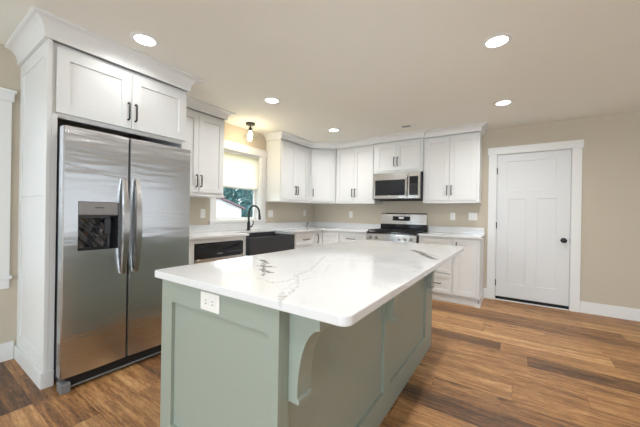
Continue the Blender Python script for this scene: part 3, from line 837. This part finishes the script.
base_box(MB(), -2.436, -1.927, BBY, YB - 0.001, (-2.436, -1.927, BBY + 0.06, YB - 0.001)).build('carcass', 'cab', dc, 0.001)
for b0, b1 in ((0.69, 0.855), (0.41, 0.68), (0.12, 0.40)):
    d = shaker(FBb, -2.422, -1.942, b0, b1, 0.0005, dc, 'drawer', 0.045)
    pull(FBb, -2.21, (b0 + b1) / 2, 0.0205, 0.15, d, False)
br = thing('base_cabinet', 'white base cabinet right of the range with three drawers and one door', 'cabinet', (-0.75, 4.52, 0), g_)
base_box(MB(), -1.135, -0.366, BBY, YB - 0.001, (-1.135, -0.38, BBY + 0.05, YB - 0.001)).build('carcass', 'cab', br, 0.001)
for b0, b1 in ((0.68, 0.855), (0.40, 0.67), (0.125, 0.385)):
    d = shaker(FBb, -1.12, -0.70, b0, b1, 0.0005, br, 'drawer', 0.045)
    pull(FBb, -0.91, (b0 + b1) / 2 if b1 < .8 else .77, 0.0205, 0.16, d, False)
d = shaker(FBb, -0.668, -0.40, 0.125, 0.855, 0.0005, br, 'door', 0.055)
pull(FBb, -0.638, 0.745, 0.0205, 0.15, d)
MB().box(-1.135, -0.3785, BBY + 0.036, BBY + 0.0495, 0.0, 0.095).build('toe_board', 'cab', br, 0.001)
MB().plan([(-0.3655, BBY - 0.004), (-0.353, BBY - 0.004), (-0.353, YB - 0.018), (-0.3655, YB - 0.018)], 0.0, 0.135).plan([(-0.42, BBY - 0.006), (-0.353, BBY - 0.006), (-0.353, BBY + 0.012), (-0.42, BBY + 0.012)], 0.0, 0.05).build('base_trim', 'cab', br, 0.004)

# countertops
L = [(XL + 0.001, 1.559), (-2.74, 1.559), (-2.74, 2.512), (-3.12, 2.512), (-3.12, 3.378), (-2.74, 3.378), (-2.74, 4.188), (-1.926, 4.188), (-1.926, YB - 0.001), (XL + 0.001, YB - 0.001)]
corg = (-2.9, 3.0, CZ)
mm_ = marble('white_quartz_perimeter', [((-3.355, 4.60, 1.02), (-3.355, 4.555, 0.96), .5, 'dark'), ((-3.355, 4.555, 0.96), (-3.345, 4.53, 0.9), .7, 'dark')], corg, 0.12)
ct = thing('countertop', 'white quartz L-shaped countertop running under the sink window to the range', 'countertop', corg, 'white quartz countertops')
MB().plan(L, CZ, 0.914).build('slab', mm_, ct, 0.003)
MB().plan([(XL + 0.001, 1.559), (XL + 0.021, 1.559), (XL + 0.021, YB - 0.021), (-1.926, YB - 0.021), (-1.926, YB - 0.001), (XL + 0.001, YB - 0.001)], 0.9145, 1.006).build('backsplash', mm_, ct, 0.002)
c2 = thing('countertop', 'short white quartz countertop between the range and the entry door', 'countertop', (-0.74, 4.5, CZ), 'white quartz countertops')
MB().box(-1.138, -0.352, 4.188, YB - 0.001, CZ, 0.914).build('slab', mm_, c2, 0.003)
MB().box(-1.138, -0.366, YB - 0.021, YB - 0.001, 0.9145, 1.006).build('backsplash', mm_, c2, 0.002)

# dishwasher
dw = thing('dishwasher', 'dishwasher with a glossy black control panel under the counter left of the sink', 'dishwasher', (-3.05, 2.11, 0))
MB().box(-3.3, -2.79, 1.792, 2.43, 0.1, 0.84).build('case', 'rubber', dw)
F = FL(-2.789)
MB().fbox(F, 1.796, 2.428, 0.12, 0.668, 0.0005, 0.03).build('door', 'steel2', dw, 0.004)
cpn = MB()
a0, a1, b0, b1 = 1.796, 2.428, 0.676, 0.83
sc = []                                       # smile-shaped pull pocket
n = 20
top = [(a0 + 0.09 + (a1 - a0 - 0.13) * k / n, 0.802) for k in range(n + 1)]
low = [(x, 0.802 - 0.05 * math.sin(math.pi * k / n) ** 0.7) for k, (x, _) in enumerate(top)]
def P(q, c): return F.p(q[0], q[1], c)
for k in range(n):
    cpn.add([P(top[k], 0.034), P(top[k + 1], 0.034), P((top[k + 1][0], b1), 0.034), P((top[k][0], b1), 0.034)], [(0, 1, 2, 3)])
    cpn.add([P((low[k][0], b0), 0.034), P((low[k + 1][0], b0), 0.034), P(low[k + 1], 0.034), P(low[k], 0.034)], [(0, 1, 2, 3)])
    cpn.add([P(low[k], 0.034), P(low[k + 1], 0.034), P((low[k + 1][0], low[k + 1][1]), 0.004), P((low[k][0], low[k][1]), 0.004)], [(0, 1, 2, 3)])
    cpn.add([P(top[k], 0.034), P(top[k + 1], 0.034), P(top[k + 1], 0.004), P(top[k], 0.004)], [(0, 1, 2, 3)])
    cpn.add([P(low[k], 0.004), P(low[k + 1], 0.004), P(top[k + 1], 0.004), P(top[k], 0.004)], [(0, 1, 2, 3)])
cpn.add([P(q, 0.034) for q in ((a0, b0), (top[0][0], b0), (top[0][0], b1), (a0, b1))], [(0, 1, 2, 3)])
cpn.add([P(q, 0.034) for q in ((top[n][0], b0), (a1, b0), (a1, b1), (top[n][0], b1))], [(0, 1, 2, 3)])
for (p, q) in (((a0, b0), (a1, b0)), ((a1, b0), (a1, b1)), ((a1, b1), (a0, b1)), ((a0, b1), (a0, b0))):
    cpn.add([P(p, 0.034), P(q, 0.034), P(q, 0.001), P(p, 0.001)], [(0, 1, 2, 3)])
cpo = cpn.build('control_panel', 'gloss', dw)
MB().fbox(F, 2.06, 2.13, 0.706, 0.717, 0.0341, 0.035).build('badge', 'steelh', cpo)
for k in range(6):
    MB().fbox(F, 2.2 + k * 0.034, 2.218 + k * 0.034, 0.717, 0.723, 0.0341, 0.0346).build('button', 'grey', cpo)
MB().box(-2.86, -2.85, 1.796, 2.428, 0.0, 0.1).build('kick_plate', 'rubber', dw)

# farmhouse sink
sk = thing('farmhouse_sink', 'dark charcoal apron-front sink set in the counter below the window', 'sink', (-2.95, 2.945, 0.637))
sx0, sx1, sy0, sy1, sz0, sz1 = -3.14, -2.72, 2.502, 3.390, 0.638, 0.8835
m = MB(); tt = 0.022
m.box(sx1 - 0.03, sx1, sy0 + 0.006, sy1 - 0.006, sz0, 0.857)
m.box(sx0, sx0 + tt, sy0, sy1, sz0, sz1 - 0.0005).box(sx0 + tt, sx1 - 0.03, sy0, sy0 + tt, sz0, 0.857).box(sx0 + tt, sx1 - 0.03, sy1 - tt, sy1, sz0, 0.857).box(sx0 + tt, sx1 - 0.03, sy0 + tt, sy1 - tt, sz0, sz0 + 0.025)
m.build('basin', 'sink', sk, 0.005, None, None, 3)
MB().lathe((-2.97, 2.945, sz0 + 0.0252), (0, 0, 1), [(0.045, 0), (0.045, 0.003), (0.03, 0.004), (0.028, 0.001), (0, 0.001)]).build('drain', 'steelh', sk)

# faucet
fc = thing('faucet', 'matte black gooseneck faucet with a side lever behind the sink', 'faucet', (-3.18, 2.9, 0.914))
bx, by = -3.18, 2.9
MB().lathe((bx, by, 0.9145), (0, 0, 1), [(0.03, 0), (0.03, 0.008), (0.024, 0.014), (0.021, 0.1), (0.017, 0.13)]).build('base', 'black', fc)
arc = [(bx, by, 1.02), (bx, by, 1.16)] + [(bx + 0.105 * (1 - math.cos(a)), by, 1.165 + 0.105 * math.sin(a)) for a in [math.pi * k / 16 for k in range(17)]] + [(bx + 0.213, by, 1.14)]
MB().tube(arc, 0.0135, 14).build('spout', 'black', fc)
MB().tube([(bx + 0.212, by, 1.15), (bx + 0.216, by, 1.12), (bx + 0.22, by, 1.075)], [0.015, 0.018, 0.019], 14).build('spray_head', 'black', fc)
MB().tube([(bx, by + 0.01, 0.965), (bx, by + 0.06, 0.97)], 0.012, 12).tube([(bx, by + 0.055, 0.97), (bx + 0.006, by + 0.075, 1.0), (bx + 0.012, by + 0.082, 1.055)], [0.009, 0.008, 0.006], 10).build('lever', 'black', fc)

# ------------------------------------------------------------------ range
rg = thing('range', 'stainless freestanding range with black cooktop below the microwave', 'stove', (-1.53, 4.48, 0))
RX0, RX1, RY0 = -1.921, -1.152, 4.165
MB().box(RX0, RX1, RY0 + 0.02, YB - 0.004, 0.02, 0.893).build('body', 'steel2', rg, 0.003)
F = FB(RY0 + 0.02)
cpn = MB().prism([(0.0005, 0.772), (0.03, 0.772), (0.02, 0.88), (0.0005, 0.888)], lambda p: F.p(RX0, p[1], p[0]), lambda p: F.p(RX1, p[1], p[0])).build('control_panel', 'steel2', rg, 0.003)
for xx in (-1.845, -1.755, -1.395, -1.315, -1.225):
    k = MB().lathe(F.p(xx, 0.826, 0.024), F.n, [(0.027, 0), (0.028, 0.004), (0.021, 0.006), (0.019, 0.03), (0.015, 0.034), (0, 0.034)], 18).build('knob', 'steelh', cpn)
dr = MB().fbox(F, RX0 + 0.004, RX1 - 0.004, 0.22, 0.765, 0.0005, 0.03).build('oven_door', 'steel2', rg, 0.004)
MB().fbox(F, RX0 + 0.09, RX1 - 0.09, 0.33, 0.64, 0.0302, 0.032).build('oven_window', 'ovenglass', dr)
MB().tube([F.p(RX0 + 0.06, 0.72, 0.03), F.p(RX0 + 0.06, 0.72, 0.07), F.p(RX1 - 0.06, 0.72, 0.07), F.p(RX1 - 0.06, 0.72, 0.03)], 0.011, 10).build('oven_handle', 'steelh', dr)
MB().fbox(F, RX0 + 0.004, RX1 - 0.004, 0.06, 0.212, 0.0005, 0.03).build('storage_drawer', 'steel2', rg, 0.004)
MB().box(RX0 - 0.002, RX1 + 0.002, RY0 - 0.006, YB - 0.085, 0.8935, 0.912).build('cooktop', 'gloss', rg, 0.004)
for x0 in (RX0 + 0.02, (RX0 + RX1) / 2 - 0.125, RX1 - 0.27):
    m = MB(); x1 = x0 + 0.25; y0, y1, z0, z1 = RY0 + 0.02, YB - 0.11, 0.922, 0.94
    for xx in (x0, x1 - 0.014): m.box(xx, xx + 0.014, y0, y1, z0, z1)
    for k in range(5):
        yy = y0 + (y1 - y0 - 0.014) * k / 4; m.box(x0, x1, yy, yy + 0.014, z0 + 0.001, z1 + 0.001)
    m.box((x0 + x1) / 2 - 0.006, (x0 + x1) / 2 + 0.006, y0, y1, z0 + 0.0005, z1 + 0.0005)
    for xx in (x0, x1 - 0.014):
        for yy in (y0, y1 - 0.014): m.box(xx, xx + 0.014, yy, yy + 0.014, 0.9125, z0)
    m.build('grate', 'iron', rg)
    for yy in (RY0 + 0.15, YB - 0.24):
        MB().lathe(((x0 + x1) / 2, yy, 0.9122), (0, 0, 1), [(0.045, 0), (0.045, 0.004), (0.032, 0.005), (0.032, 0.009), (0, 0.009)], 18).build('burner', 'iron', rg)
BG = YB - 0.082
MB().box(RX0, RX1, BG, YB - 0.004, 0.8935, 1.018).build('backguard_base', 'gloss', rg, 0.003)
bgd = MB().prism([(BG - 0.012, 1.0185), (BG, 1.185), (BG + 0.02, 1.203), (YB - 0.004, 1.203), (YB - 0.004, 1.0185)], lambda p: (RX0, p[0], p[1]), lambda p: (RX1, p[0], p[1])).build('backguard', 'steel2', rg, 0.004)
def bgy(z): return BG - 0.012 + 0.012 * (z - 1.0185) / 0.1515
m = MB(); x0, x1, z0, z1 = -1.705, -1.415, 1.078, 1.15
m.prism([(z0, 0), (z1, 0)] + [(z1, 1), (z0, 1)], lambda p: (x0, bgy(p[0]) - 0.0005 - 0.0035 * p[1], p[0]), lambda p: (x1, bgy(p[0]) - 0.0005 - 0.0035 * p[1], p[0]))
dsp = m.build('display', 'gloss', bgd)
MB().prism([(1.11, 0), (1.138, 0), (1.138, 1), (1.11, 1)], lambda p: (-1.60, bgy(p[0]) - 0.0042 - 0.0005 * p[1], p[0]), lambda p: (-1.52, bgy(p[0]) - 0.0042 - 0.0005 * p[1], p[0])).build('readout', 'lcd', dsp)

# outlets on the backsplash walls
outlet('outlet', 'white double socket on the wall between the refrigerator and sink window', FL(XL), 2.287, 1.15, 1, 'o')
outlet('light_switch', 'white double switch plate right of the sink window behind the faucet', FL(XL), 3.55, 1.16, 2, 'ss', cat='light switch')
outlet('outlet', 'white socket plate on the left wall close to the kitchen corner', FL(XL), 4.49, 1.175, 1, 'o')
outlet('outlet', 'white socket plate on the back wall left of the range', FB(YB), -2.542, 1.165, 1, 'o')
outlet('outlet', 'white single socket plate on the back wall right of the range', FB(YB), -0.79, 1.165, 1, 'o')
outlet('light_switch', 'white double switch plate on the back wall nearest the entry door', FB(YB), -0.515, 1.17, 2, 'ss', cat='light switch')

# ------------------------------------------------------------------ ceiling fixtures
def downlight(x, y, label, k=1.0):
    r = thing('recessed_light', label, 'ceiling light', (x, y, ZC), 'recessed ceiling lights')
    MB().lathe((x, y, ZC - 0.0003), (0, 0, -1), [(0.097, 0), (0.095, 0.003), (0.07, 0.006), (0.067, 0.003)], 32).build('trim_ring', 'trim', r)
    MB().lathe((x, y, ZC - 0.0004), (0, 0, -1), [(0.067, 0.0), (0.067, 0.0035), (0.0, 0.0036)], 32).build('lens', 'lens', r)
    Lg = bpy.data.lights.new('downlight', 'AREA'); Lg.shape = 'DISK'; Lg.size = 0.12; Lg.energy = E_DOWN * k; Lg.color = (0.985, 0.985, 0.99); Lg.spread = math.radians(160)
    q = bpy.data.objects.new('downlight', Lg); COL.objects.link(q); q.parent = r; q.location = (0, 0, -0.012)
    return r
downlight(-2.265, 1.04, 'lit recessed ceiling light in front of the refrigerator cabinet', 0.21)
downlight(-2.265, 2.375, 'lit recessed ceiling light near the pendant over the sink')
downlight(-2.265, 3.71, 'lit recessed ceiling light near the kitchen corner wall cabinets')
downlight(-0.125, 2.41, 'lit recessed ceiling light at upper right, the largest in view')
downlight(-0.125, 3.76, 'lit recessed ceiling light closest to the entry door')
for x, y in ((-0.125, 1.06), (-0.125, -0.3)):  # unseen extra lamps, added because the room needs more light
    downlight(x, y, 'added recessed ceiling light out of view, put in to brighten the room')

vt = thing('ceiling_vent', 'small white ceiling air vent with dark slots above the microwave', 'vent', (-1.26, 4.06, ZC))
MB().box(-1.36, -1.16, 4.0, 4.12, ZC - 0.005, ZC - 0.0003).build('frame', 'trim', vt, 0.002)
for k in range(6):
    MB().box(-1.345 + k * 0.02, -1.332 + k * 0.02, 4.015, 4.105, ZC - 0.0065, ZC - 0.0051).build('slot', 'grey', vt)

pd = thing('pendant_light', 'small black semi-flush light with a clear glass bell above the sink', 'ceiling light', (-3.10, 2.83, ZC))
px_, py_ = -3.10, 2.83
MB().lathe((px_, py_, ZC - 0.0003), (0, 0, -1), [(0.064, 0), (0.064, 0.022), (0.058, 0.026), (0.0, 0.026)], 28).build('canopy', 'black', pd)
MB().lathe((px_, py_, ZC - 0.026), (0, 0, -1), [(0.008, 0), (0.008, 0.035), (0.02, 0.037), (0.022, 0.075), (0.016, 0.08), (0.0, 0.08)], 20).build('stem', 'black', pd)
zt = ZC - 0.045
pr = [(0.026, 0.0), (0.034, 0.006), (0.036, 0.06), (0.042, 0.08), (0.06, 0.1), (0.082, 0.125), (0.096, 0.15), (0.105, 0.18)]
pr2 = [(r_ - 0.003, h) for r_, h in reversed(pr)]
MB().lathe((px_, py_, zt), (0, 0, -1), pr + pr2, 32).build('glass_shade', 'glass', pd)
sp_ = [(0.0, 0.062), (0.013, 0.063), (0.015, 0.08)] + [(0.032 * math.sin(a), 0.118 - 0.034 * math.cos(a)) for a in [0.5 + 2.64 * k / 10 for k in range(11)]]
MB().lathe((px_, py_, zt), (0, 0, -1), sp_, 20).build('bulb', 'bulb', pd)
Lg = bpy.data.lights.new('pendant_glow', 'POINT'); Lg.energy = E_PEND; Lg.color = (1.0, 0.78, 0.5); Lg.shadow_soft_size = 0.035
q = bpy.data.objects.new('pendant_glow', Lg); COL.objects.link(q); q.parent = pd; q.location = (0, 0, -0.045 - 0.2)

# ------------------------------------------------------------------ outside the sink window
struct(MB().box(-120, XL - TH - 0.2, -40, 120, -0.9, -0.6).build('ground', 'grass'))
hs = thing('house', 'white neighbouring house with a sloping roof seen through the sink window', 'house', (-42, 28.6, -0.6))
hx = -38.0
MB().prism([(23.6, -0.6), (33.0, -0.6), (33.0, 1.75), (28.3, 3.25), (23.6, 1.75)], lambda p: (hx, p[0], p[1]), lambda p: (hx - 8, p[0], p[1])).build('walls', 'siding', hs)
for s_ in (-1, 1):
    MB().prism([(28.3, 3.27), (28.3 + s_ * 5.2, 1.62), (28.3 + s_ * 5.2, 1.80), (28.3, 3.46)], lambda p: (hx + 0.5, p[0], p[1]), lambda p: (hx - 8.5, p[0], p[1])).build('roof_slope', 'roofing', hs)
MB().box(hx + 0.01, hx + 0.08, 28.75, 32.25, -0.59, 1.78).build('garage_door', 'garage', hs)
def tree(x, y, h, rad, mat, label, n, trunk_h):
    r = thing('tree', label, 'tree', (x, y, -0.6), 'trees beyond the sink window')
    MB().tube([(x, y, -0.6), (x + 0.1, y, trunk_h * 0.6), (x, y + 0.15, trunk_h + 1.0)], [0.28, 0.22, 0.12], 8).build('trunk', 'bark', r)
    m = MB(); cl = [(Vector((rnd.uniform(-1, 1), rnd.uniform(-1, 1), rnd.uniform(-0.9, 1))), rnd.uniform(0.35, 0.6)) for _ in range(16)]
    ce = Vector((x, y, -0.6 + h * 0.5))
    for _ in range(n):
        c, q = rnd.choice(cl)
        d = Vector((rnd.gauss(0, 1), rnd.gauss(0, 1), rnd.gauss(0, 1))).normalized() * rnd.random() ** 0.4 * q
        p = c * 0.62 + d
        p = ce + Vector((p.x * rad, p.y * rad, p.z * h * 0.5))
        if p.z < -0.4: continue
        s = rnd.uniform(0.2, 0.42); u = Vector((rnd.gauss(0, 1), rnd.gauss(0, 1), rnd.gauss(0, 1))).normalized(); v_ = u.orthogonal().normalized()
        m.add([p - u * s, p + v_ * s * 0.5, p + u * s, p - v_ * s * 0.5], [(0, 1, 2, 3)])
    m.build('foliage', mat, r)
tree(-51, 36.0, 9.5, 3.8, 'leaf1', 'leafy blue-green tree left of centre behind the neighbouring house', 5000, 2.5)
tree(-46, 43.5, 8.5, 3.2, 'leaf2', 'leafy blue-green tree right of the neighbouring house', 5000, 2.2)
tree(-60, 47.0, 12.0, 5.5, 'leaf1', 'tall leafy tree standing farthest back beyond the house', 5000, 3.0)
tree(-42.5, 38.0, 3.2, 1.9, 'leaf2', 'low round shrub close to the right corner of the house', 3000, 0.4)
